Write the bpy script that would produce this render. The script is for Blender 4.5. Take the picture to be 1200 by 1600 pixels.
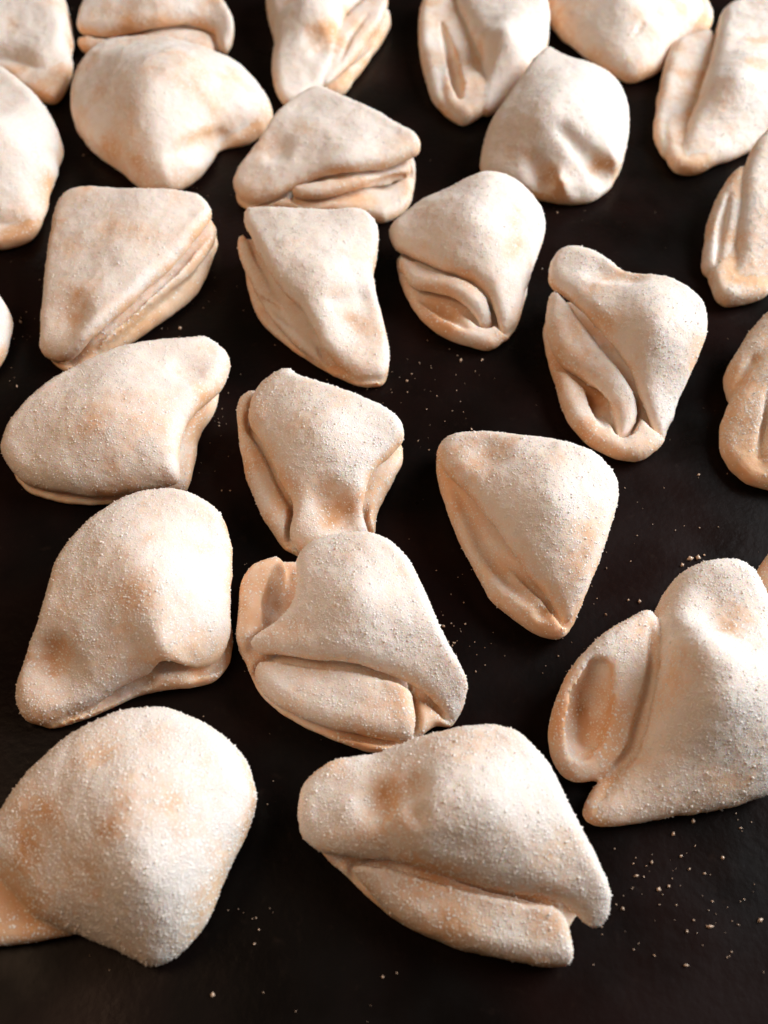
import bpy, math
import numpy as np

# ------------------------------------------------------------------ clear
for o in list(bpy.data.objects):
    bpy.data.objects.remove(o, do_unlink=True)
scene = bpy.context.scene
COL = scene.collection

# ------------------------------------------------------------------ camera
PITCH = math.radians(55.0)          # looking down at the tray
DIST = 0.285                        # metres from lens to the tray along the axis
IMG_W, IMG_H, FPX = 1200.0, 1600.0, 1386.0
CAM = np.array([0.0, -DIST * math.cos(PITCH), DIST * math.sin(PITCH)])
cam_data = bpy.data.cameras.new('camera')
cam = bpy.data.objects.new('camera', cam_data)
COL.objects.link(cam)
cam.location = CAM
cam.rotation_euler = (math.pi / 2 - PITCH, 0, 0)
cam_data.sensor_fit = 'VERTICAL'
cam_data.sensor_height = 24.0
cam_data.lens = 24.0 * FPX / IMG_H
cam_data.clip_start = 0.005
cam_data.clip_end = 20.0
cam_data.dof.use_dof = True
cam_data.dof.focus_distance = 0.262
cam_data.dof.aperture_fstop = 8.0
scene.camera = cam

# ------------------------------------------------------------------ world (dim room)
world = bpy.data.worlds.new('World')
scene.world = world
world.use_nodes = True
bg = world.node_tree.nodes['Background']
bg.inputs[0].default_value = (1.0, 0.68, 0.44, 1)
bg.inputs[1].default_value = 0.07

# ------------------------------------------------------------------ lamps
def area_lamp(name, loc, target, size, power, color):
    d = bpy.data.lights.new(name, 'AREA')
    d.shape = 'RECTANGLE'
    d.size, d.size_y = size
    d.energy = power
    d.color = color
    o = bpy.data.objects.new(name, d)
    COL.objects.link(o)
    v = np.array(target) - np.array(loc)
    from mathutils import Vector
    o.location = loc
    o.rotation_euler = Vector(v).to_track_quat('-Z', 'Y').to_euler()
    return o
area_lamp('window_light', (1.04, 0.32, 0.70), (0.0, 0.03, 0.0), (0.75, 0.85), 29.0, (0.94, 0.972, 1.0))
area_lamp('warm_fill', (-0.30, -0.06, 0.46), (0.0, 0.0, 0.0), (0.22, 0.22), 0.85, (1.0, 0.64, 0.40))  # added warm fill from the front left, an unseen source

scene.cycles.max_bounces = 6
scene.cycles.diffuse_bounces = 3
scene.cycles.glossy_bounces = 2
scene.cycles.transmission_bounces = 4
vs = scene.view_settings
vs.view_transform = 'Standard'
vs.look = 'None'
vs.exposure = 0.0
vs.gamma = 1.0
vs.use_curve_mapping = False

# ------------------------------------------------------------------ materials
def new_mat(name):
    m = bpy.data.materials.new(name)
    m.use_nodes = True
    nt = m.node_tree
    return m, nt, nt.nodes['Principled BSDF']

def node(nt, kind, **kw):
    n = nt.nodes.new(kind)
    for k, v in kw.items():
        setattr(n, k, v)
    return n

def mixrgb(nt, fac, a, b):
    n = nt.nodes.new('ShaderNodeMix')
    n.data_type = 'RGBA'
    L = nt.links
    if isinstance(fac, float): n.inputs[0].default_value = fac
    else: L.new(fac, n.inputs[0])
    for idx, c in ((6, a), (7, b)):
        if isinstance(c, tuple): n.inputs[idx].default_value = c
        else: L.new(c, n.inputs[idx])
    return n.outputs[2]

def maprange(nt, src, a, b, c=0.0, d=1.0, smooth=True):
    n = nt.nodes.new('ShaderNodeMapRange')
    if smooth: n.interpolation_type = 'SMOOTHSTEP'
    nt.links.new(src, n.inputs[0])
    for i, v in zip((1, 2, 3, 4), (a, b, c, d)):
        n.inputs[i].default_value = v
    return n.outputs[0]

def math_node(nt, op, a, b):
    n = nt.nodes.new('ShaderNodeMath'); n.operation = op
    for i, v in ((0, a), (1, b)):
        if isinstance(v, float): n.inputs[i].default_value = v
        else: nt.links.new(v, n.inputs[i])
    return n.outputs[0]

def dough_material():
    m, nt, p = new_mat('sugared_dough')
    L = nt.links
    geo = node(nt, 'ShaderNodeNewGeometry')
    def noise(scale, detail=3.0, rough=0.6):
        n = node(nt, 'ShaderNodeTexNoise')
        L.new(geo.outputs['Position'], n.inputs['Vector'])
        n.inputs['Scale'].default_value = scale
        n.inputs['Detail'].default_value = detail
        n.inputs['Roughness'].default_value = rough
        return n.outputs[0]
    sug = node(nt, 'ShaderNodeAttribute', attribute_name='sugar').outputs['Fac']
    bake_shade = node(nt, 'ShaderNodeAttribute', attribute_name='bake_shade').outputs['Fac']
    n_big, n_mid, n_fine = noise(75.0), noise(320.0), noise(1500.0, 2.0, 0.7)
    dough = mixrgb(nt, maprange(nt, n_big, 0.35, 0.65), (0.81, 0.485, 0.275, 1), (0.88, 0.625, 0.43, 1))
    dough = mixrgb(nt, bake_shade, dough, (0.52, 0.245, 0.10, 1))  # brown of baking, plus dent shade put into the colour
    # patchy sugar crust
    patch = math_node(nt, 'ADD', math_node(nt, 'MULTIPLY', n_big, 0.55), math_node(nt, 'MULTIPLY', n_mid, 0.45))
    patch = math_node(nt, 'ADD', patch, math_node(nt, 'MULTIPLY', n_fine, 0.40))
    crust = maprange(nt, math_node(nt, 'ADD', patch, sug), 1.05, 1.78)
    crust = math_node(nt, 'MULTIPLY', crust, 0.88)
    col = mixrgb(nt, crust, dough, (0.92, 0.835, 0.77, 1))
    L.new(col, p.inputs['Base Color'])
    p.inputs['Roughness'].default_value = 0.78
    p.inputs['Specular IOR Level'].default_value = 0.2
    p.inputs['Subsurface Weight'].default_value = 0.7
    p.inputs['Subsurface Radius'].default_value = (1.0, 0.5, 0.28)
    p.inputs['Subsurface Scale'].default_value = 0.0018
    b1 = node(nt, 'ShaderNodeBump'); b1.inputs['Strength'].default_value = 0.24; b1.inputs['Distance'].default_value = 0.0006
    L.new(noise(900.0, 3.0, 0.7), b1.inputs['Height'])
    vor = node(nt, 'ShaderNodeTexVoronoi'); vor.inputs['Scale'].default_value = 1900.0
    L.new(geo.outputs['Position'], vor.inputs['Vector'])
    b2 = node(nt, 'ShaderNodeBump'); b2.inputs['Strength'].default_value = 0.12; b2.inputs['Distance'].default_value = 0.0003
    b2.invert = True
    L.new(vor.outputs['Distance'], b2.inputs['Height'])
    L.new(b1.outputs[0], b2.inputs['Normal'])
    L.new(b2.outputs[0], p.inputs['Normal'])
    return m

def sugar_material():
    m, nt, p = new_mat('sugar_crystal')
    p.inputs['Base Color'].default_value = (0.94, 0.865, 0.795, 1)
    p.inputs['Roughness'].default_value = 0.28
    p.inputs['Specular IOR Level'].default_value = 0.5
    return m

def loose_sugar_material():
    m, nt, p = new_mat('loose_sugar')
    p.inputs['Base Color'].default_value = (0.92, 0.68, 0.50, 1)
    p.inputs['Roughness'].default_value = 0.08
    p.inputs['Transmission Weight'].default_value = 0.35
    p.inputs['Specular IOR Level'].default_value = 0.9
    p.inputs['IOR'].default_value = 1.54
    return m

def tray_material():
    m, nt, p = new_mat('dark_enamel')
    L = nt.links
    geo = node(nt, 'ShaderNodeNewGeometry')
    def noise(scale, detail=4.0):
        n = node(nt, 'ShaderNodeTexNoise')
        L.new(geo.outputs['Position'], n.inputs['Vector'])
        n.inputs['Scale'].default_value = scale
        n.inputs['Detail'].default_value = detail
        return n.outputs[0]
    c = mixrgb(nt, maprange(nt, noise(18.0), 0.38, 0.66), (0.0036, 0.0026, 0.0022, 1), (0.0100, 0.0045, 0.0038, 1))
    c = mixrgb(nt, maprange(nt, noise(260.0), 0.60, 0.78, 0.0, 0.35), c, (0.020, 0.012, 0.009, 1))
    L.new(c, p.inputs['Base Color'])
    L.new(maprange(nt, noise(45.0), 0.3, 0.7, 0.26, 0.46), p.inputs['Roughness'])
    p.inputs['Specular IOR Level'].default_value = 0.07
    b = node(nt, 'ShaderNodeBump'); b.inputs['Strength'].default_value = 0.25; b.inputs['Distance'].default_value = 0.0004
    L.new(noise(420.0), b.inputs['Height'])
    L.new(b.outputs[0], p.inputs['Normal'])
    return m

M_DOUGH, M_SUGAR, M_LOOSE, M_TRAY = dough_material(), sugar_material(), loose_sugar_material(), tray_material()

# ------------------------------------------------------------------ helpers
RIGHT = np.array([1.0, 0, 0])
FWD = np.array([0, math.cos(PITCH), -math.sin(PITCH)])
UP = np.array([0, math.sin(PITCH), math.cos(PITCH)])
def ray_dir(px, py):
    d = FWD + RIGHT * (px - IMG_W / 2) / FPX + UP * (IMG_H / 2 - py) / FPX
    return d / np.linalg.norm(d)
def at(px, py, z):
    """point of the sight line through a photo position that lies at height z (metres)"""
    d = ray_dir(px, py)
    return CAM + d * ((z - CAM[2]) / d[2])

def link_mesh(name, verts, faces, mat, parent=None, normals=None, attrs=None, tris=None):
    me = bpy.data.meshes.new(name)
    nv, nf, k = len(verts), len(faces), faces.shape[1]
    me.vertices.add(nv); me.vertices.foreach_set('co', verts.astype(np.float32).ravel())
    li = faces.astype(np.int32).ravel()
    ls = np.arange(0, nf * k, k, dtype=np.int32)
    if tris is not None and len(tris):
        ls = np.concatenate([ls, nf * k + np.arange(0, len(tris) * 3, 3, dtype=np.int32)])
        li = np.concatenate([li, tris.astype(np.int32).ravel()])
    me.loops.add(len(li)); me.loops.foreach_set('vertex_index', li)
    me.polygons.add(len(ls))
    me.polygons.foreach_set('loop_start', ls.astype(np.int32))
    me.update(calc_edges=True)
    if normals is not None:
        me.shade_smooth()
        me.normals_split_custom_set_from_vertices(normals.astype(np.float32))
    for an, av in (attrs or {}).items():
        a = me.attributes.new(an, 'FLOAT', 'POINT')
        a.data.foreach_set('value', av.astype(np.float32))
    me.materials.append(mat)
    o = bpy.data.objects.new(name, me)
    COL.objects.link(o)
    if parent: o.parent = parent
    return o

_rng = np.random.default_rng(7)
_TAB = _rng.random((32, 32, 32))
def vnoise(P, freq, seed=0):
    Q = P * freq + np.array([seed * 5.13, seed * 3.71, seed * 7.97])
    i = np.floor(Q).astype(int); f = Q - i
    f = f * f * (3 - 2 * f)
    i0 = i % 32; i1 = (i + 1) % 32
    out = 0
    for dx in (0, 1):
        for dy in (0, 1):
            for dz in (0, 1):
                w = (f[..., 0] if dx else 1 - f[..., 0]) * (f[..., 1] if dy else 1 - f[..., 1]) * (f[..., 2] if dz else 1 - f[..., 2])
                out = out + w * _TAB[(i1 if dx else i0)[..., 0], (i1 if dy else i0)[..., 1], (i1 if dz else i0)[..., 2]]
    return out * 2 - 1

def smin(a, b, k):
    h = np.clip(0.5 + 0.5 * (b - a) / k, 0, 1)
    return b * (1 - h) + a * h - k * h * (1 - h)
def smax(a, b, k):
    return -smin(-a, -b, k)

def tps(pts, z, lam):
    n = len(pts)
    def U(r2): return 0.5 * r2 * np.log(r2 + 1e-12)
    d2 = ((pts[:, None] - pts[None]) ** 2).sum(-1)
    A = np.zeros((n + 3, n + 3))
    A[:n, :n] = U(d2) + lam * np.eye(n)
    A[:n, n] = 1; A[:n, n + 1:] = pts
    A[n, :n] = 1; A[n + 1:, :n] = pts.T
    w = np.linalg.solve(A, np.concatenate([z, np.zeros(3)]))
    def ev(X, Y):
        out = w[n] + w[n + 1] * X + w[n + 2] * Y
        for i in range(n):
            out = out + w[i] * U((X - pts[i, 0]) ** 2 + (Y - pts[i, 1]) ** 2)
        return out
    return ev

def chaikin(p, n=2):
    for _ in range(n):
        q = np.roll(p, -1, 0)
        p = np.stack([0.8 * p + 0.2 * q, 0.2 * p + 0.8 * q], 1).reshape(-1, p.shape[1])
    return p

def poly_sd(poly, X, Y):
    d2 = np.full(X.shape, 1e9); inside = np.zeros(X.shape, bool)
    n = len(poly)
    for i in range(n):
        ax, ay = poly[i]; bx, by = poly[(i + 1) % n]
        ex, ey = bx - ax, by - ay
        t = np.clip(((X - ax) * ex + (Y - ay) * ey) / (ex * ex + ey * ey + 1e-12), 0, 1)
        d2 = np.minimum(d2, (X - ax - t * ex) ** 2 + (Y - ay - t * ey) ** 2)
        c = ((ay > Y) != (by > Y)) & (X < ex * (Y - ay) / (ey + 1e-15) + ax)
        inside ^= c
    d = np.sqrt(d2)
    return np.where(inside, -d, d)

def surface_nets(F, org, h):
    nx, ny, nz = F.shape
    c = [(a, b, d) for a in (0, 1) for b in (0, 1) for d in (0, 1)]
    def sub(o): return F[o[0]:nx - 1 + o[0], o[1]:ny - 1 + o[1], o[2]:nz - 1 + o[2]]
    neg = sum((sub(o) < 0).astype(np.int8) for o in c)
    cells = np.argwhere((neg > 0) & (neg < 8))
    vals = {o: F[cells[:, 0] + o[0], cells[:, 1] + o[1], cells[:, 2] + o[2]] for o in c}
    acc = np.zeros((len(cells), 3)); cnt = np.zeros(len(cells))
    for o in c:
        for ax in range(3):
            if o[ax]: continue
            q = list(o); q[ax] = 1; q = tuple(q)
            a, b = vals[o], vals[q]
            mk = (a < 0) != (b < 0)
            t = np.where(mk, a / np.where(mk, a - b, 1), 0)
            p = np.array(o, float)[None].repeat(len(cells), 0); p[:, ax] = t
            acc += p * mk[:, None]; cnt += mk
    V = (cells + acc / cnt[:, None]) * h + org
    idx = np.full((nx, ny, nz), -1, int)
    idx[cells[:, 0], cells[:, 1], cells[:, 2]] = np.arange(len(cells))
    quads = []
    for ax in range(3):
        u, v = (ax + 1) % 3, (ax + 2) % 3
        sl0 = [slice(1, None)] * 3; sl1 = [slice(1, None)] * 3
        sl0[ax] = slice(0, -1); sl1[ax] = slice(1, None)
        A, B = F[tuple(sl0)], F[tuple(sl1)]
        e = np.argwhere((A < 0) != (B < 0))
        fl = A[e[:, 0], e[:, 1], e[:, 2]] < 0
        e = e + 1; e[:, ax] -= 1
        def g(du, dv):
            w = e.copy(); w[:, u] += du; w[:, v] += dv
            return idx[w[:, 0], w[:, 1], w[:, 2]]
        q = np.stack([g(-1, -1), g(0, -1), g(0, 0), g(-1, 0)], 1)
        q[~fl] = q[~fl][:, ::-1]
        quads.append(q)
    Q = np.concatenate(quads)
    return V, Q[(Q >= 0).all(1)]

def vertex_normals(V, Q):
    n = np.cross(V[Q[:, 2]] - V[Q[:, 0]], V[Q[:, 3]] - V[Q[:, 1]])
    N = np.zeros_like(V)
    for k in range(4):
        for a in range(3):
            N[:, a] += np.bincount(Q[:, k], n[:, a], len(V))
    return N / (np.linalg.norm(N, axis=1, keepdims=True) + 1e-12)

# ------------------------------------------------------------------ tray
def build_tray():
    root = bpy.data.objects.new('baking_tray', None); COL.objects.link(root)
    root['label'] = 'dark brown-black baking tray under all the folded cookies'
    root['category'] = 'tray'
    x0, x1, y0, y1 = -0.27, 0.30, -0.19, 0.37
    n = 24
    xs, ys = np.linspace(x0, x1, n), np.linspace(y0, y1, n)
    X, Y = np.meshgrid(xs, ys, indexing='ij')
    V = np.stack([X, Y, np.zeros_like(X)], -1).reshape(-1, 3)
    i = np.arange(n * n).reshape(n, n)
    Fq = np.stack([i[:-1, :-1], i[1:, :-1], i[1:, 1:], i[:-1, 1:]], -1).reshape(-1, 4)
    link_mesh('pan_floor', V, Fq, M_TRAY, root, np.tile([0, 0, 1.0], (n * n, 1)))
    # raised rim: swept profile round the four sides
    prof = [(0.0, 0.0003), (0.004, 0.001), (0.007, 0.004), (0.010, 0.016), (0.013, 0.019), (0.017, 0.019), (0.018, 0.017), (0.014, 0.015), (0.011, 0.003), (0.006, -0.002), (0.0, -0.002)]
    rv, rf = [], []
    for (d, z) in prof:
        rv += [(x0 - d, y0 - d, z), (x1 + d, y0 - d, z), (x1 + d, y1 + d, z), (x0 - d, y1 + d, z)]
    for a in range(len(prof) - 1):
        for b in range(4):
            rf.append((a * 4 + b, (a + 1) * 4 + b, (a + 1) * 4 + (b + 1) % 4, a * 4 + (b + 1) % 4))
    link_mesh('rim', np.array(rv), np.array(rf), M_TRAY, root)
build_tray()

# ------------------------------------------------------------------ cookies
MM = 0.001
def slab(part, pts, t=None, r=None, puff=0.0, pw=10.0, ctrl=(), z=None, gap=True):
    """a layer of dough: outline (x, y, height of its top in mm); t None = reaches the tray"""
    if z is not None: pts = [(p[0], p[1], z) if len(p) == 2 else p for p in pts]
    return dict(op='slab', part=part, pts=pts, t=t, r=r, puff=puff, pw=pw, ctrl=ctrl, gap=gap)
def groove(*pts, k=1.2):        # pressed line or dent: (x, y, radius mm, depth mm)
    return dict(op='groove', pts=pts, k=k)
def ridge(part, *pts, k=2.0):   # raised roll of dough: (x, y, radius mm, rise mm)
    return dict(op='ridge', part=part, pts=pts, k=k)
def brown(x, y, rad, amt=0.8):  # baked browning at some spots, shade of dents painted brown at others
    return dict(op='brown', at=(x, y), rad=rad, amt=amt)

def crystals(P, N, size, rng, sink=0.15):
    """small faceted grains at P, one block of triangles"""
    n = len(P)
    base = np.array([(1, 0, 0), (-1, 0, 0), (0, 1, 0), (0, -1, 0), (0, 0, 1), (0, 0, -1)], float) * 0.62
    tri = np.array([(0, 2, 4), (2, 1, 4), (1, 3, 4), (3, 0, 4), (2, 0, 5), (1, 2, 5), (3, 1, 5), (0, 3, 5)])
    q = rng.normal(size=(n, 4)); q /= np.linalg.norm(q, axis=1, keepdims=True)
    w, x, y, z = q.T
    R = np.stack([1 - 2 * (y * y + z * z), 2 * (x * y - z * w), 2 * (x * z + y * w), 2 * (x * y + z * w), 1 - 2 * (x * x + z * z), 2 * (y * z - x * w), 2 * (x * z - y * w), 2 * (y * z + x * w), 1 - 2 * (x * x + y * y)], 1).reshape(n, 3, 3)
    s = size[:, None] * rng.uniform(0.4, 1.6, (n, 3))
    loc = base[None] * s[:, None] * rng.uniform(0.8, 1.2, (n, 6, 1))
    V = np.einsum('nij,nkj->nki', R, loc) + P[:, None] + N[:, None] * (size * sink)[:, None, None]
    F = (tri[None] + (np.arange(n) * 6)[:, None, None])
    return V.reshape(-1, 3), F.reshape(-1, 3)

def nubs(P, N, size, rng):
    """low rounded sugar grains half sunk in the crust"""
    n = len(P)
    a = np.cross(N, rng.normal(size=(n, 3))); a /= np.linalg.norm(a, axis=1, keepdims=True)
    b = np.cross(N, a)
    hgt = size * rng.choice([0.24, 0.34, 0.62], n, p=[0.55, 0.37, 0.08])
    V = np.zeros((n, 6, 3))
    for k in range(5):
        t = 2 * math.pi * k / 5
        rr = (size * 0.5 * rng.uniform(0.75, 1.25, n))[:, None]
        V[:, k] = P + a * rr * math.cos(t) + b * rr * math.sin(t) - N * (size * 0.10)[:, None]
    V[:, 5] = P + N * hgt[:, None] + (a * rng.normal(size=(n, 1)) + b * rng.normal(size=(n, 1))) * (size * 0.10)[:, None]
    tri = np.array([(k, (k + 1) % 5, 5) for k in range(5)])
    return V.reshape(-1, 3), (tri[None] + (np.arange(n) * 6)[:, None, None]).reshape(-1, 3)

def cookie(label, ops, seed, h=0.00076, sugar=1.0, grains=10000, group='folded sugar cookies on the tray'):
    rng = np.random.default_rng(seed)
    slabs = []
    for o in ops:
        if o['op'] != 'slab': continue
        P = []
        for (x, y, zt) in o['pts']:
            t = o['t'] if o['t'] is not None else zt
            P.append(np.append(at(x, y, (zt - 0.5 * t) * MM)[:2], zt * MM))
        P = np.array(P)
        C = np.array([np.append(at(x, y, zt * MM)[:2], zt * MM) for (x, y, zt) in o['ctrl']]).reshape(-1, 3)
        slabs.append((o, P, C))
    allp = np.concatenate([s[1] for s in slabs])
    lo, hi = allp.min(0) - 4 * MM, allp.max(0) + 9 * MM
    lo[2] = -2 * h; hi[2] += 3 * MM
    xs, ys, zs = (np.arange(lo[a], hi[a], h) for a in range(3))
    X2, Y2 = np.meshgrid(xs, ys, indexing='ij')
    wob = vnoise(np.stack([X2, Y2, 0 * X2], -1), 1 / 0.009, seed) * 0.5 * MM + vnoise(np.stack([X2, Y2, 0 * X2], -1), 1 / 0.004, seed + 3) * 0.22 * MM
    Z = zs[None, None, :]
    F = None; layers = {}; order = []
    org = np.array([xs[0], ys[0], zs[0]])
    G3 = None
    def sample(p):
        g = (p - org) / h
        g = np.clip(g, 0, np.array(F.shape) - 1.001); i = g.astype(int); f = g - i
        c = F[i[0]:i[0] + 2, i[1]:i[1] + 2, i[2]:i[2] + 2]
        c = c[0] * (1 - f[0]) + c[1] * f[0]; c = c[0] * (1 - f[1]) + c[1] * f[1]
        return c[0] * (1 - f[2]) + c[1] * f[2]
    def hit(px, py):
        d = ray_dir(px, py)
        s = (0.045 - CAM[2]) / d[2]; end = -CAM[2] / d[2]
        best, bp = 1e9, None
        while s < end:
            p = CAM + d * s
            v = sample(p)
            if ((p < org) | (p > org + h * np.array(F.shape))).any(): v = 0.01
            if v < best: best, bp = v, p
            if v < 0: break
            s += 0.0004
        p = bp; e = 0.0012
        n = np.array([sample(p + e * a) - sample(p - e * a) for a in np.eye(3)])
        return p, n / (np.linalg.norm(n) + 1e-9)
    def tube(pts):
        d = np.full((len(xs), len(ys), len(zs)), 1.0)
        X3, Y3, Z3 = xs[:, None, None], ys[None, :, None], zs[None, None, :]
        if len(pts) == 1: pts = pts * 2
        for (a, ra), (b, rb) in zip(pts[:-1], pts[1:]):
            e = b - a
            t = np.clip(((X3 - a[0]) * e[0] + (Y3 - a[1]) * e[1] + (Z3 - a[2]) * e[2]) / (e @ e + 1e-12), 0, 1)
            d = np.minimum(d, np.sqrt((X3 - a[0] - t * e[0]) ** 2 + (Y3 - a[1] - t * e[1]) ** 2 + (Z3 - a[2] - t * e[2]) ** 2) - (ra + (rb - ra) * t))
        return d
    browns = []
    rank = {'top_fold': 0, 'middle_fold': 1, 'bottom_layer': 2}
    slabs.sort(key=lambda s: rank[s[0]['part']])
    above = []
    for o, P, C in slabs:
        poly = chaikin(P[:, :2], 2)
        sd = poly_sd(poly, X2, Y2) + wob * 0.8
        Q = np.concatenate([P, C])
        zt = tps(Q[:, :2] / 0.02, Q[:, 2], 0.02)(X2 / 0.02, Y2 / 0.02)
        zt = np.clip(zt, 3 * MM, 36 * MM)
        dn = np.clip(-sd / (o['pw'] * MM), 0, 1)
        zt = zt + o['puff'] * MM * np.sqrt(1 - (1 - dn) ** 2) + wob * 0.7 + vnoise(np.stack([X2, Y2, 0 * X2], -1), 1 / 0.017, seed + 21) * 1.3 * MM
        # the sheet above stands a little clear of this one along its edge: an open gap between the folds
        for rk, sd_a, zb_a in above:
            if rk >= rank[o['part']]: continue
            w = np.clip((sd_a + 7 * MM) / (3 * MM), 0, 1) * np.clip((2.0 * MM - sd_a) / (1.5 * MM), 0, 1)
            w = w * w * (3 - 2 * w)
            zt = zt - w * np.maximum(0, zt - np.maximum(zb_a - 1.5 * MM, 3 * MM))
        t = zt if o['t'] is None else np.full_like(zt, o['t'] * MM)
        if o['t'] is not None and o['gap']: above.append((rank[o['part']], sd, zt - t))
        r = (o['r'] if o['r'] is not None else (5.5 if o['t'] is None else o['t'] * 0.48)) * MM
        rr = np.minimum(r, t * 0.47)
        a = (sd + rr)[:, :, None]
        b = np.abs(Z - (zt - t / 2)[:, :, None]) - (t / 2 - rr)[:, :, None]
        f = np.minimum(np.maximum(a, b), 0) + np.sqrt(np.maximum(a, 0) ** 2 + np.maximum(b, 0) ** 2) - rr[:, :, None]
        pn = o['part']
        layers[pn] = f if pn not in layers else np.minimum(layers[pn], f)
        F = f if F is None else smin(F, f, 0.8 * MM)
    for o in ops:
        if o['op'] == 'groove':
            c = []
            for (x, y, rad, dep) in o['pts']:
                if rad < 3: dep *= 1.4
                if rad < 3 and len(o['pts']) > 2 and (x, y, rad) in ((o['pts'][0][:3]), (o['pts'][-1][:3])): rad *= 0.4; dep *= 0.4
                p, n = hit(x, y); c.append((p + n * (rad - dep) * MM, rad * MM))
            F = smax(F, -tube(c), (o['k'] if max(q[2] for q in o['pts']) < 4.5 or max(q[3] / q[2] for q in o['pts']) > 0.6 else 3.5) * MM)
        elif o['op'] == 'ridge':
            c = []
            for (x, y, rad, rise) in o['pts']:
                p, n = hit(x, y); c.append((p + n * (rise - rad) * MM, rad * MM))
            f = tube(c); pn = o['part']
            layers[pn] = f if pn not in layers else np.minimum(layers[pn], f)
            F = smin(F, f, o['k'] * MM)
        elif o['op'] == 'brown':
            p, n = hit(*o['at']); browns.append((p, o['rad'] * MM, o['amt']))
    F = np.maximum(F, (0.25 * MM - Z) + 0 * F)
    F[0] = F[-1] = 1e-3; F[:, 0] = F[:, -1] = 1e-3; F[:, :, 0] = F[:, :, -1] = 1e-3
    V, Q = surface_nets(F, org, h)
    # relax
    for _ in range(2):
        S = np.zeros_like(V); cn = np.zeros(len(V))
        for a, b in ((0, 1), (1, 2), (2, 3), (3, 0)):
            for k in range(3): S[:, k] += np.bincount(Q[:, a], V[Q[:, b], k], len(V))
            cn += np.bincount(Q[:, a], minlength=len(V))
        V = V * 0.5 + 0.5 * S / cn[:, None]
    N0 = vertex_normals(V, Q)
    crust = 0.16 * vnoise(V, 1 / 0.0042, seed) + 0.09 * vnoise(V, 1 / 0.0019, seed + 1) + 0.08 * vnoise(V, 1 / 0.0011, seed + 2)
    keep = np.clip(V[:, 2] / 0.002, 0, 1)
    V = V + N0 * (crust * MM * keep)[:, None]
    V[:, 2] = np.maximum(V[:, 2], 0.2 * MM)
    N = vertex_normals(V, Q)
    # which layer each vertex belongs to
    gi = np.clip(np.round((V - org) / h).astype(int), 0, np.array(F.shape) - 1)
    names = list(layers)
    LV = np.stack([layers[n][gi[:, 0], gi[:, 1], gi[:, 2]] for n in names], 1)
    lab = LV.argmin(1)
    # sugar: most on the top fold and upward faces, less below and on sides
    outer = np.array([{'top_fold': 1.0, 'middle_fold': 0.80, 'bottom_layer': 0.62}[n] for n in names])[lab]
    sugar = sugar * rng.uniform(0.86, 1.10)
    sg = sugar * outer * (0.45 + 0.55 * np.clip(N0[:, 2] * 1.25 + 0.15, 0, 1))
    sg = sg + 0.27 * vnoise(V, 1 / 0.014, seed + 5) + 0.18 * vnoise(V, 1 / 0.006, seed + 6)
    bk = np.clip(0.12 * vnoise(V, 1 / 0.016, seed + 8), 0, 1)
    for p, rad, amt in browns:
        g = np.exp(-((V - p) ** 2).sum(1) / (rad * rad)) * 0.75 * amt * np.clip(0.75 + 0.6 * vnoise(V, 1 / 0.005, seed + 11) + 0.3 * vnoise(V, 1 / 0.002, seed + 12), 0, 1.4)
        bk = np.maximum(bk, g); sg = sg - g * 0.75
    sg = np.clip(sg, 0, 1.2); bk = np.clip(bk, 0, 1)
    base = np.array([V[:, 0].mean(), V[:, 1].mean(), 0.0])
    root = bpy.data.objects.new('folded_cookie', None); COL.objects.link(root)
    root.empty_display_size = 0.01
    root.location = base
    root['label'] = label; root['category'] = 'cookie'; root['group'] = group
    V = V - base
    fl = lab[Q]
    fmaj = np.where((fl[:, 0] == fl[:, 1]) | (fl[:, 0] == fl[:, 2]), fl[:, 0], fl[:, 2] if False else fl[:, 1])
    for k, n in enumerate(names):
        q = Q[fmaj == k]
        if len(q) < 60:
            fmaj[fmaj == k] = (k + 1) % len(names); continue
    for k, n in enumerate(names):
        q = Q[fmaj == k]
        if len(q) == 0: continue
        u, inv = np.unique(q, return_inverse=True)
        f4 = inv.reshape(-1, 4)
        vv, vn, s_, b_ = V[u], N[u], sg[u], bk[u]
        link_mesh(n, vv, f4, M_DOUGH, root, vn, dict(sugar=s_, bake_shade=b_))
    # sugar grains stuck on the crust
    c = V[Q].mean(1); nn = N[Q].mean(1); sq = sg[Q].mean(1)
    w = np.clip(sq, 0.03, 1) ** 1.5 * (c[:, 2] > 0.003); w /= w.sum()
    pick = rng.choice(len(Q), grains, p=w)
    uv = rng.uniform(-0.5, 0.5, (grains, 3)) * h
    size = rng.choice([0.36, 0.52, 0.72, 1.0], grains, p=[0.38, 0.36, 0.20, 0.06]) * MM
    gv, gf = nubs(c[pick] + uv - nn[pick] * (uv * nn[pick]).sum(1, keepdims=True), nn[pick], size, rng)
    g = link_mesh('sugar_grains', gv, gf, M_SUGAR, root)
    g.data.shade_smooth()
    g['kind'] = 'stuff'
    return root

T, M_, B = 'top_fold', 'middle_fold', 'bottom_layer'

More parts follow.
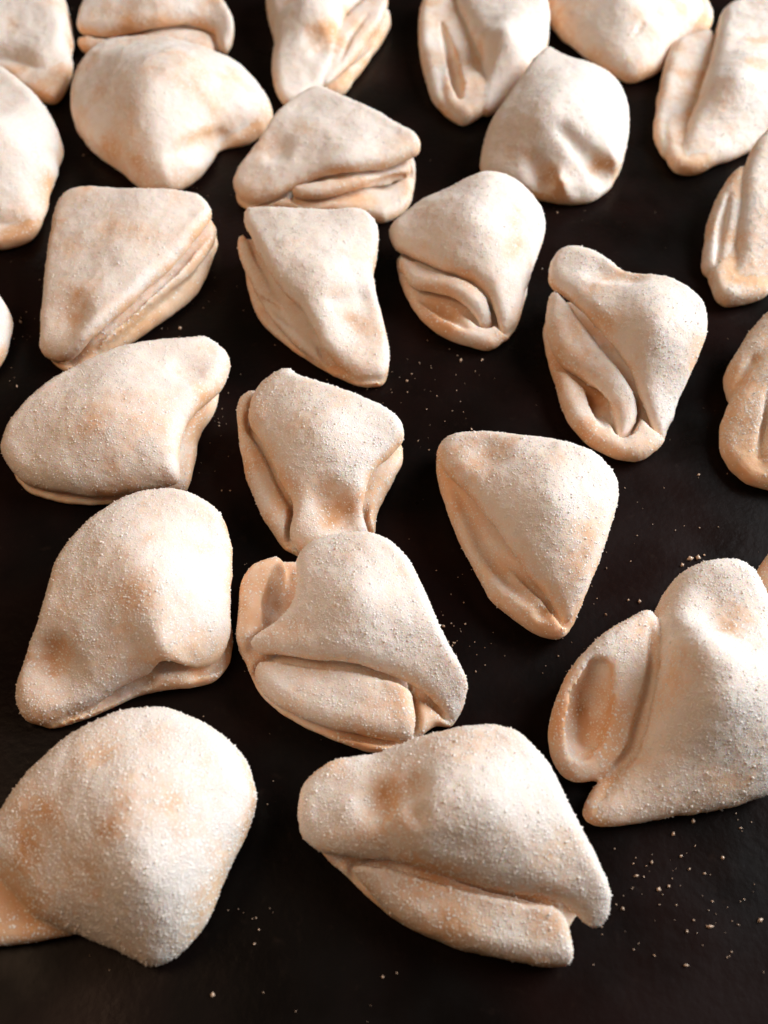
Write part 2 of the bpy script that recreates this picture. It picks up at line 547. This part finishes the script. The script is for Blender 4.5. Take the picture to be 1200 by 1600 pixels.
# ---- back row, cut by the top of the picture
cookie('white cookie in the far left corner of the photo, half cut off', [
    slab(T, [(-40,20,20),(20,-40,25),(90,-25,24),(107,10,21),(113,60,16),(110,100,12),(70,120,10),(20,105,10),(-30,100,12)], r=6, puff=4, pw=14),
    slab(B, [(-30,90),(110,80),(115,105),(102,140),(85,158),(55,152),(10,122),(-30,115)], z=8),
], 1, sugar=1.1)
cookie('flat cookie cut by the top edge with a rolled lip at its right end', [
    slab(T, [(118,50,13),(125,15,17),(150,-8,20),(200,-30,23),(290,-35,24),(345,-5,22),(365,30,18),(365,58,13),(352,82,9),(343,70,10),(330,45,14),(295,32,17),(230,46,16),(165,52,14)], t=7, ctrl=[(240,0,22)]),
    slab(M_, [(118,65,9),(165,58,12),(230,54,14),(295,42,14),(325,48,12),(338,70,9),(332,95,6),(310,95,7),(279,85,8),(200,80,8),(130,80,8)]),
    slab(B, [(125,40),(150,10),(300,0),(350,40),(350,75),(300,60),(160,60)], z=9),
    groove((322,86,2.2,1.4)),
    brown(200,44,6,0.6),
], 2)
cookie('narrow waisted cookie cut by the top edge with a brown thumb dent', [
    slab(T, [(415,0,20),(440,-30,23),(520,-40,25),(585,-20,24),(575,10,22),(535,40,20),(523,80,17),(520,115,12),(500,140,8),(470,160,7),(441,163,7),(429,140,9),(424,100,12),(431,70,15),(420,25,18)], ctrl=[(490,10,24)]),
    slab(M_, [(530,40,15),(600,-20,20),(608,5,18),(590,45,14),(560,85,11),(525,130,7),(505,140,7),(510,90,12)], t=6),
    slab(B, [(500,60),(609,15),(610,42),(590,72),(567,106),(537,146),(500,150)], z=8),
    groove((497,68,10,3.2),(490,60,8,2)),
    groove((575,22,1.2,1.0),(548,55,1.4,1.2),(532,95,1.3,1.1)),
    brown(500,66,8,0.7),
], 3)
cookie('far cookie with an open dark oval end facing left, under the top edge', [
    slab(T, [(700,-20,20),(760,-35,24),(830,-15,24),(855,25,22),(858,65,18),(845,105,13),(800,150,9),(760,180,8),(752,165,10),(757,120,14),(742,75,17),(715,20,19)], ctrl=[(790,50,26)]),
    slab(M_, [(653,40,13),(662,0,14),(700,-15,15),(750,30,12),(765,120,8),(752,180,5),(725,195,6),(699,180,7),(672,150,8),(657,94,11)], r=5),
    slab(B, [(670,60),(720,10),(840,50),(805,135),(755,176),(725,190),(690,165)], z=9),
    groove((690,35,2.6,3.2),(704,80,3.6,6),(715,130,3.8,6.2),(719,152,2.6,3), k=0.9),
    brown(705,110,9,0.6),
], 4)
cookie('broad smooth cookie at the top right edge, mostly in shade, no folds showing', [
    slab(T, [(842,-10,16),(880,-60,22),(980,-75,26),(1060,-50,25),(1085,-5,21),(1095,20,17),(1080,60,13),(1048,85,11),(1030,112,8),(990,128,7),(950,110,9),(905,76,11),(865,42,13)], r=6.5, ctrl=[(980,0,25)]),
    slab(B, [(1060,-20),(1095,-5),(1116,30),(1100,55),(1060,70)], z=11),
    groove((990,55,1.0,0.6),(1005,38,0.8,0.5)),
], 5, sugar=0.85)
cookie('cookie cut by the right edge in the far corner, tan folded lip on its left', [
    slab(T, [(1118,60,20),(1120,40,23),(1140,28,25),(1200,30,26),(1250,55,23),(1265,130,17),(1235,205,10),(1195,222,8),(1146,245,7),(1090,270,6),(1055,268,6),(1065,225,11),(1085,172,15),(1100,130,18),(1110,95,20)], ctrl=[(1150,120,25)]),
    slab(M_, [(1018,205,8),(1028,153,11),(1036,110,13),(1048,75,14),(1085,66,15),(1115,60,14),(1110,130,10),(1090,190,7),(1058,245,5),(1035,245,6)]),
    slab(B, [(1028,190),(1080,110),(1200,140),(1160,232),(1085,270),(1045,262)], z=8),
    brown(1190,60,7,0.6),
], 6)
# ---- second row
cookie('rounded white cookie cut by the left edge, second from the far left corner', [
    slab(T, [(-70,180,18),(-30,135,22),(15,129,24),(48,155,23),(82,190,20),(98,225,16),(88,268,13),(74,315,10),(62,350,8),(20,362,8),(-40,350,10)], r=6.5, ctrl=[(30,220,27)]),
    slab(B, [(-50,330),(70,305),(64,352),(46,374),(0,388),(-45,380)], z=7),
    brown(25,352,8,0.7),
], 7, sugar=1.1)
cookie('plump cookie with a pointed right tip and a bluish pinched hollow near its front', [
    slab(T, [(112,172,14),(121,136,17),(147,106,20),(172,90,21),(235,85,23),(293,95,23),(341,110,21),(381,124,17),(407,145,13),(429,176,9),(425,194,7),(400,209,7),(350,222,8),(332,250,9),(312,275,9),(271,298,8),(235,298,9),(205,280,11),(183,257,13),(139,227,13),(117,198,13)], r=4.8, ctrl=[(220,170,27),(330,160,21),(260,262,15)]),
    slab(B, [(345,190),(424,180),(415,205),(389,220),(345,228),(300,250)], z=7),
    groove((272,242,4,1.0),(308,230,6.5,3.2),(345,216,5,2.8), k=3.2),
    brown(205,170,8,0.4), brown(400,200,6,0.5),
], 8)
cookie('triangular cookie with a thin curled lip along its front, touching three neighbours', [
    slab(B, [(365,295),(400,260),(500,200),(640,240),(650,262),(648,292),(642,320),(605,343),(580,341),(480,330),(400,325),(370,312)], z=8),
    slab(M_, [(450,300,12),(480,310,12),(512,306,13),(565,290,14),(615,268,15),(645,258,15),(640,243,15),(540,240,14),(470,270,14)], t=5),
    slab(T, [(363,292,9),(372,268,12),(399,232,16),(432,184,20),(462,154,23),(496,138,25),(515,143,25),(590,180,24),(631,202,23),(656,221,21),(658,240,19),(630,247,20),(590,258,20),(537,268,20),(505,270,19),(470,283,16),(430,310,11),(395,320,8),(370,308,8)], t=7),
    groove((540,305,1.6,1.2),(600,285,3.0,2.6),(632,275,2.2,1.8)),
    groove((432,235,9,2.2)), brown(425,240,9,0.55),
], 9)
cookie('small cookie with two creases running down its front face, right of centre', [
    slab(T, [(748,255,9),(760,212,14),(780,181,17),(806,154,20),(829,120,23),(851,104,24),(882,122,24),(945,142,23),(966,162,21),(978,195,18),(980,225,15),(972,262,11),(953,297,8),(924,312,7),(886,316,7),(847,305,8),(800,295,8),(755,280,8)], r=4, ctrl=[(845,190,27),(925,180,26),(888,212,23),(928,262,12),(872,262,19),(960,248,15),(835,285,11)]),
    slab(B, [(752,262),(800,240),(950,240),(968,262),(950,298),(886,318),(800,298),(757,282)], z=6),
    groove((880,205,3,1.5),(905,230,4,2.6),(945,270,6,4), k=3.5),
    groove((850,280,6,3.2),(835,255,5,1.5)),
    brown(935,262,7,0.5), brown(848,290,8,0.5),
], 10)
cookie('cookie with three stacked lips on its left side, cut by the right edge', [
    slab(T, [(1160,272,22),(1165,252,24),(1190,230,26),(1235,215,26),(1280,260,21),(1280,350,15),(1240,430,9),(1195,455,8),(1150,470,6),(1140,440,9),(1150,400,13),(1148,350,17),(1150,310,20)]),
    slab(M_, [(1094,415,8),(1106,345,14),(1115,318,16),(1140,281,18),(1162,278,18),(1160,350,15),(1140,420,9),(1110,432,7)]),
    slab(B, [(1104,422),(1150,370),(1240,390),(1205,460),(1141,477),(1119,465)], z=9),
    groove((1140,302,1.5,1.2),(1128,350,2,1.8),(1120,410,2,1.8)),
], 11)
# ---- third row
cookie('cookie with layered straight edges running down its lower right side, near the left', [
    slab(B, [(75,440),(68,470),(62,530),(80,562),(105,578),(135,573),(171,554),(240,509),(304,459),(325,425),(343,372),(320,330),(150,315),(95,345)], z=8),
    slab(M_, [(80,530,11),(130,555,10),(165,540,13),(225,482,16),(315,408,17),(342,362,17),(320,325,18),(150,320,18),(90,380,16)], t=7, gap=False),
    slab(T, [(66,520,11),(62,548,9),(85,566,9),(115,560,11),(142,533,16),(200,478,20),(260,420,22),(304,372,24),(335,335,24),(318,310,25),(300,304,26),(222,303,25),(149,295,24),(106,303,22),(84,330,19),(76,390,18),(70,450,15)], t=7, ctrl=[(190,390,24)]),
    groove((110,490,12,2.6)), brown(118,485,8,0.6), brown(95,555,8,0.5), brown(132,548,3,0.6),
], 12)
cookie('cookie with a straight back edge and a front tongue, layered lips on its left', [
    slab(B, [(380,395),(420,400),(580,500),(606,560),(602,596),(565,598),(515,578),(460,541),(412,506),(400,490),(388,455)], z=8),
    slab(M_, [(368,380,16),(383,364,17),(420,370,17),(500,440,15),(560,500,8),(540,585,7),(485,556,8),(455,532,10),(425,498,12),(400,460,14),(380,415,15)], t=6),
    slab(T, [(381,326,23),(440,327,25),(515,331,26),(552,331,26),(575,338,25),(591,355,23),(591,395,20),(584,430,19),(587,462,17),(598,500,13),(609,545,10),(605,592,7),(565,596,7),(525,568,10),(505,545,13),(490,512,17),(470,478,20),(450,463,21),(422,432,22),(398,380,22),(382,350,22)], t=7, ctrl=[(500,420,25)]),
    groove((407,467,1.8,1.3),(432,485,2.0,1.5),(455,510,1.3,0.8)),
    groove((525,470,3,1.5),(560,466,5,1.8)), groove((555,505,12,2.0)),
    brown(555,500,8,0.4), brown(415,470,6,0.5),
], 13)
cookie('cookie with an arched lip over a hollow on its lower left, bright right half', [
    slab(B, [(612,398),(637,470),(662,502),(692,525),(730,537),(765,545),(792,530),(812,500),(830,430),(700,380)], z=7),
    slab(M_, [(615,400,13),(640,446,14),(680,454,15),(715,468,15),(742,490,12),(753,518,7),(780,505,8),(790,430,13),(700,400,15)], t=6),
    slab(T, [(604,360,16),(630,337,19),(662,313,22),(690,302,24),(720,288,27),(745,280,28),(775,280,28),(810,290,27),(834,310,25),(848,332,23),(853,362,21),(842,392,19),(828,428,16),(818,470,12),(808,508,8),(785,525,8),(775,490,13),(765,465,16),(752,450,18),(717,432,20),(680,418,20),(642,398,18),(615,385,16)], t=8, ctrl=[(740,350,30)]),
    groove((660,470,2.4,2.0),(700,490,3.2,2.8),(728,512,2.2,1.8)),
    brown(660,345,10,0.5), brown(690,490,7,0.6),
], 14)
cookie('tall cookie with a thick tongue curling out on its left and an upper left knob', [
    slab(B, [(855,550),(861,582),(874,629),(893,664),(924,696),(966,715),(1004,718),(1038,692),(1050,660),(1000,560),(900,480),(858,490),(848,515)], z=8),
    slab(M_, [(858,455,18),(885,468,18),(905,505,18),(935,545,18),(972,588,17),(993,622,14),(996,652,11),(982,682,8),(966,688,8),(960,650,11),(936,614,13),(902,586,13),(872,570,12),(850,520,14)], t=8),
    slab(T, [(856,440,19),(857,412,21),(871,391,23),(899,383,25),(928,393,25),(955,410,24),(975,428,24),(1042,440,27),(1080,462,27),(1100,482,26),(1105,510,24),(1098,540,22),(1078,588,17),(1060,622,13),(1050,660,8),(1033,690,6),(1020,672,9),(1010,635,14),(997,600,17),(972,558,20),(945,520,22),(909,487,22),(883,458,20)], t=7, ctrl=[(1020,520,27)]),
    slab(B, [(860,475),(920,480),(1000,580),(960,640),(900,600),(868,562)], z=8),
    groove((905,595,2.4,2.0),(930,625,4.0,2.2),(948,660,3.0,1.6)),
    groove((935,425,5,1.2),(985,435,5,1.2)),
    brown(950,436,8,0.55), brown(925,630,7,0.6),
], 15)
cookie('shaded tan cookie with two thick folds, cut by the right edge below the layered one', [
    slab(B, [(1132,650),(1200,560),(1290,600),(1290,720),(1240,765),(1170,757),(1138,725)], z=7),
    slab(M_, [(1131,580,14),(1160,538,18),(1190,504,21),(1230,490,22),(1240,560,20),(1190,625,16),(1140,628,12)]),
    slab(M_, [(1123,667,9),(1136,632,13),(1166,582,17),(1200,548,20),(1222,560,20),(1208,620,17),(1193,680,12),(1180,722,8),(1160,743,6),(1140,733,6),(1126,703,7)]),
    slab(T, [(1200,590,20),(1240,540,23),(1290,600,20),(1300,700,12),(1250,765,7),(1200,764,6),(1176,752,6),(1190,700,11),(1202,640,17)]),
    groove((1204,600,1.8,1.6),(1198,660,2.0,1.9),(1186,715,2.0,1.8)),
    groove((1150,600,1.4,1.1),(1180,560,1.4,1.1)),
    brown(1180,720,9,0.6),
], 16, sugar=0.7)
cookie('sliver of a white cookie at the left edge beside the layered-edge cookie', [
    slab(T, [(-110,500,16),(-60,455,20),(0,465,18),(15,488,15),(17,515,12),(6,562,9),(-40,600,8),(-100,570,10)]),
    slab(B, [(-100,540),(0,540),(6,560),(-40,602),(-95,580)], z=6),
], 17, grains=1200)
# ---- middle
cookie('long cookie with a brown-spotted corner at its upper right, near the left edge', [
    slab(T, [(2,707,12),(10,678,14),(30,645,16),(63,612,18),(105,586,19),(177,555,20),(241,541,20),(294,537,20),(324,532,19),(366,564,16),(346,606,18),(306,640,20),(284,672,20),(278,710,19),(284,757,15),(234,764,14),(152,774,12),(95,770,11),(41,758,10),(15,735,11)], t=9, ctrl=[(230,640,24),(150,670,23)]),
    slab(B, [(10,712),(60,645),(180,585),(300,560),(342,602),(337,635),(312,675),(303,725),(294,764),(234,768),(152,780),(95,777),(41,763),(18,740)], z=10),
    groove((292,577,7,2.0)), brown(290,577,5.5,0.75),
    brown(160,660,9,0.2),
], 18, sugar=1.05)
cookie('pinched-waist cookie with a blue-edged opening on its right, behind the central cookie', [
    slab(B, [(380,680),(500,640),(630,690),(629,722),(611,757),(587,808),(585,845),(500,870),(448,862),(405,797),(386,748)], z=8),
    slab(M_, [(369,630,15),(392,613,17),(420,620,17),(440,740,14),(480,800,10),(455,858,7),(428,832,9),(404,794,11),(384,746,13),(373,690,14)], t=8),
    slab(T, [(385,660,19),(398,612,21),(432,585,24),(456,579,25),(470,592,26),(540,612,27),(600,635,26),(627,657,25),(633,688,22),(615,705,21),(590,728,20),(572,760,18),(566,810,13),(578,845,9),(520,868,8),(470,862,8),(450,838,10),(462,790,15),(436,748,19),(410,690,20)], t=8, ctrl=[(500,680,27)]),
    groove((512,785,8,3.2),(532,805,8,3.4)), brown(530,800,7,0.65), brown(480,740,8,0.3),
], 19)
cookie('triangular cookie alone on the dark tray, point towards the viewer', [
    slab(B, [(677,715),(700,690),(860,692),(955,745),(965,790),(930,890),(900,970),(875,998),(830,985),(770,940),(720,850),(692,780)], z=11),
    slab(T, [(680,705,20),(700,682,22),(770,678,24),(860,690,27),(925,710,27),(962,750,24),(966,785,22),(940,860,20),(915,930,16),(885,985,10),(850,930,15),(795,855,20),(735,770,22),(692,732,20)], t=8, ctrl=[(860,780,29)]),
    groove((712,765,1.0,0.6),(755,850,2.4,1.6),(795,905,2.4,1.6),(840,950,1.0,0.6), k=2.5),
    groove((848,958,2.0,1.6)), groove((760,705,9,1.5)),
    brown(750,700,9,0.55), brown(860,725,7,0.35), brown(850,955,5,0.6),
], 20, sugar=1.05)
cookie('sliver of a tan cookie at the right edge behind the open-ended cookie', [
    slab(T, [(1177,905,12),(1200,864,16),(1240,840,19),(1290,860,18),(1310,930,12),(1260,985,8),(1205,975,8),(1183,945,9)]),
    slab(B, [(1180,920),(1300,920),(1260,985),(1205,976),(1186,948)], z=6),
], 21, sugar=0.6, grains=900)
# ---- front
cookie('large smooth wedge cookie with a low tapered tongue at its lower left', [
    slab(B, [(40,1110),(100,900),(340,830),(365,985),(358,1033),(333,1066),(283,1074),(213,1082),(167,1103),(117,1126),(67,1136)], z=8),
    slab(T, [(22,1095,8),(28,1060,10),(43,1017,14),(67,963,18),(80,910,20),(90,878,21),(117,843,22),(150,812,23),(187,787,24),(227,773,25),(267,768,25),(298,774,25),(335,791,23),(355,815,21),(361,850,19),(361,920,17),(362,985,14),(345,1030,12),(300,1045,14),(233,1050,15),(187,1072,13),(133,1108,9),(70,1135,7),(38,1128,7)], t=8, ctrl=[(240,900,31),(250,1010,24),(120,960,23)]),
    groove((78,1030,8,3),(100,1052,8,2.5)), brown(82,1020,9,0.7), brown(45,1100,9,0.3),
], 22, grains=13000)
cookie('central cookie with a pointed right corner, long lower lip and hollow on its left', [
    slab(B, [(370,1010),(378,960),(378,916),(396,894),(450,878),(560,900),(690,1040),(725,1070),(725,1100),(706,1134),(680,1130),(656,1154),(612,1176),(564,1172),(500,1146),(440,1114),(404,1082),(388,1044)], z=7),
    slab(B, [(369,1010,12),(374,955,15),(378,916,16),(396,893,17),(450,878,17),(440,960,14),(400,1030,12)]),
    slab(M_, [(395,1045,12),(410,1085,11),(450,1112,11),(520,1140,11),(590,1152,11),(645,1160,8),(651,1128,11),(645,1088,14),(620,1000,15),(450,1000,14)], t=8),
    slab(T, [(388,1004,15),(440,966,19),(458,940,21),(464,908,22),(462,876,22),(480,852,23),(520,838,24),(572,833,26),(612,846,26),(637,870,26),(657,906,25),(673,946,24),(693,994,22),(717,1038,18),(733,1066,14),(727,1100,9),(706,1128,7),(685,1100,11),(644,1070,16),(612,1052,18),(564,1038,20),(500,1028,20),(440,1022,18),(400,1016,15)], t=7, ctrl=[(560,930,29)]),
    groove((440,905,5,2.6),(432,945,5,4.4),(422,968,3,2.4)),
    brown(430,945,8,0.6), brown(570,1165,7,0.5), brown(390,960,7,0.4),
], 23, grains=13000)
cookie('cookie with an open oval ear-like fold on its left, cut by the right edge', [
    slab(T, [(1023,955,18),(1042,922,22),(1067,903,25),(1099,896,26),(1137,896,26),(1168,912,24),(1190,950,22),(1215,1000,22),(1245,1080,20),(1250,1170,15),(1215,1235,10),(1137,1262,8),(1073,1272,8),(1010,1283,7),(950,1290,6),(915,1275,6),(960,1225,9),(990,1185,12),(1003,1140,16),(1012,1095,19),(1020,1040,20),(1015,990,19)], r=6, ctrl=[(1062,1000,29),(1120,960,24),(1175,1000,27),(1130,1090,30)]),
    slab(M_, [(856,1150,11),(862,1118,14),(880,1065,17),(903,1036,19),(937,1005,21),(970,983,21),(1000,967,21),(1020,980,20),(1035,1046,17),(1022,1110,14),(1010,1165,10),(985,1200,8),(945,1217,7),(902,1226,6),(877,1212,7),(860,1180,9)], r=5),
    slab(B, [(930,1222),(1000,1180),(1060,1190),(1060,1265),(947,1291),(915,1283),(908,1262)], z=6),
    groove((936,1048,3.6,5.0),(925,1092,6,8.8),(915,1140,5.8,8.4),(908,1168,3.6,5), k=0.9),
    groove((1018,975,1.3,1.1),(1022,1040,1.8,1.7),(1008,1110,1.9,1.8),(990,1170,1.9,1.8),(945,1216,1.6,1.5)),
    groove((1118,960,12,2.4),(1150,990,11,1.6)), brown(1125,975,9,0.65), brown(915,1110,8,0.6),
], 24, grains=13000)
cookie('big domed cookie, front left corner, tan left side, white right side', [
    slab(T, [(-50,1330,13),(0,1285,17),(40,1230,20),(110,1165,23),(190,1126,25),(270,1119,25),(340,1146,23),(385,1190,22),(400,1240,20),(387,1290,19),(367,1330,18),(347,1380,17),(326,1435,15),(290,1488,12),(240,1512,10),(205,1493,11),(130,1460,12),(60,1440,12),(20,1390,12)], r=6.5, ctrl=[(215,1240,30),(220,1370,26),(80,1310,22)]),
    slab(B, [(-60,1300),(40,1330),(100,1420),(128,1455),(50,1474),(-60,1482)], z=7),
    brown(60,1300,11,0.45), brown(170,1280,6,0.4), brown(10,1420,8,0.5),
], 25, grains=17000)
cookie('large cookie at the front centre with two brown pits and a straight lower lip', [
    slab(B, [(475,1275),(560,1230),(850,1230),(925,1385),(905,1430),(875,1480),(830,1500),(740,1492),(640,1452),(560,1388),(500,1335)], z=6),
    slab(M_, [(540,1350,12),(590,1405,11),(640,1450,10),(740,1490,10),(850,1510,9),(898,1507,9),(890,1450,13),(872,1410,15),(740,1380,16),(600,1330,15)], t=9, r=3.6),
    slab(T, [(463,1275,14),(475,1222,15),(520,1186,17),(580,1180,18),(640,1160,21),(700,1141,24),(770,1134,26),(815,1146,26),(855,1190,25),(890,1260,24),(925,1330,21),(957,1395,17),(950,1440,12),(918,1462,9),(895,1425,14),(870,1402,17),(780,1393,18),(700,1373,19),(620,1345,18),(560,1340,16),(500,1335,13),(470,1310,12)], t=8, ctrl=[(760,1250,31),(650,1300,26)]),
    groove((888,1425,3.0,2.6),(905,1455,3.5,3.0)),
    groove((588,1250,6,3.8), k=2.5), groove((640,1232,5,2.4), k=2.5), groove((652,1272,3,1.6), k=1.8),
    brown(590,1250,8,0.6), brown(640,1250,8,0.45), brown(640,1370,8,0.35),
], 26, grains=17000)

# ------------------------------------------------------------------ sugar spilled on the tray
def spilled_sugar():
    rng = np.random.default_rng(99)
    P = []; dust = []
    for (x, y, n, s) in [(1050,1390,46,70),(1140,1440,14,40),(985,1360,10,30),(1160,1280,5,12),(720,660,26,45),(620,600,14,35),(730,1010,14,25),(960,950,14,40),(880,1040,6,30),(1095,885,6,10),(240,500,22,40),(320,470,10,25),(30,480,14,35),(20,640,10,25),(350,640,18,30),(390,1430,8,25),(690,990,12,20),(650,900,14,50),(280,320,8,30),(500,1560,14,120),(860,1040,10,60),(560,620,10,40),(470,520,6,30),(700,560,20,60),(1030,800,20,60),(330,720,12,30),(880,330,12,70)]:
        for _ in range(n):
            P.append(at(x + rng.normal() * s, y + rng.normal() * s, 0.0))
    for q in ((1066,884),(1078,874),(1090,872),(1100,868)): P.append(at(q[0], q[1], 0.0))
    for ck in [o for o in COL.objects if o.name.startswith('folded_cookie')]:   # fine sugar shaken off round each cookie
        lo = max((c for c in ck.children if not c.name.startswith('sugar')), key=lambda c: len(c.data.vertices))
        co = np.zeros(len(lo.data.vertices) * 3, np.float32); lo.data.vertices.foreach_get('co', co); co = co.reshape(-1, 3)
        for q in co[rng.integers(0, len(co), 60)]:
            if q[2] < 0.006:
                d = q[:2] / (np.linalg.norm(q[:2]) + 1e-6) * abs(rng.normal()) * 0.005
                dust.append((q[0] + d[0] + ck.location[0], q[1] + d[1] + ck.location[1], 0.0))
    P = dust + P
    P = np.array(P); P[:, 2] = 0.0002
    size = rng.choice([0.25, 0.4, 0.6, 0.95], len(P), p=[0.50, 0.29, 0.15, 0.06]) * MM
    size[:len(dust)] *= 0.55
    size[-4:] = (1.2 * MM, 1.5 * MM, 1.1 * MM, 0.8 * MM)
    gv, gf = crystals(P, np.tile([0, 0, 1.0], (len(P), 1)), size, rng)
    o = link_mesh('loose_sugar', gv, gf, M_LOOSE)
    o['label'] = 'loose sugar grains glinting on the dark tray between the cookies'
    o['category'] = 'sugar'
    o['kind'] = 'stuff'
spilled_sugar()
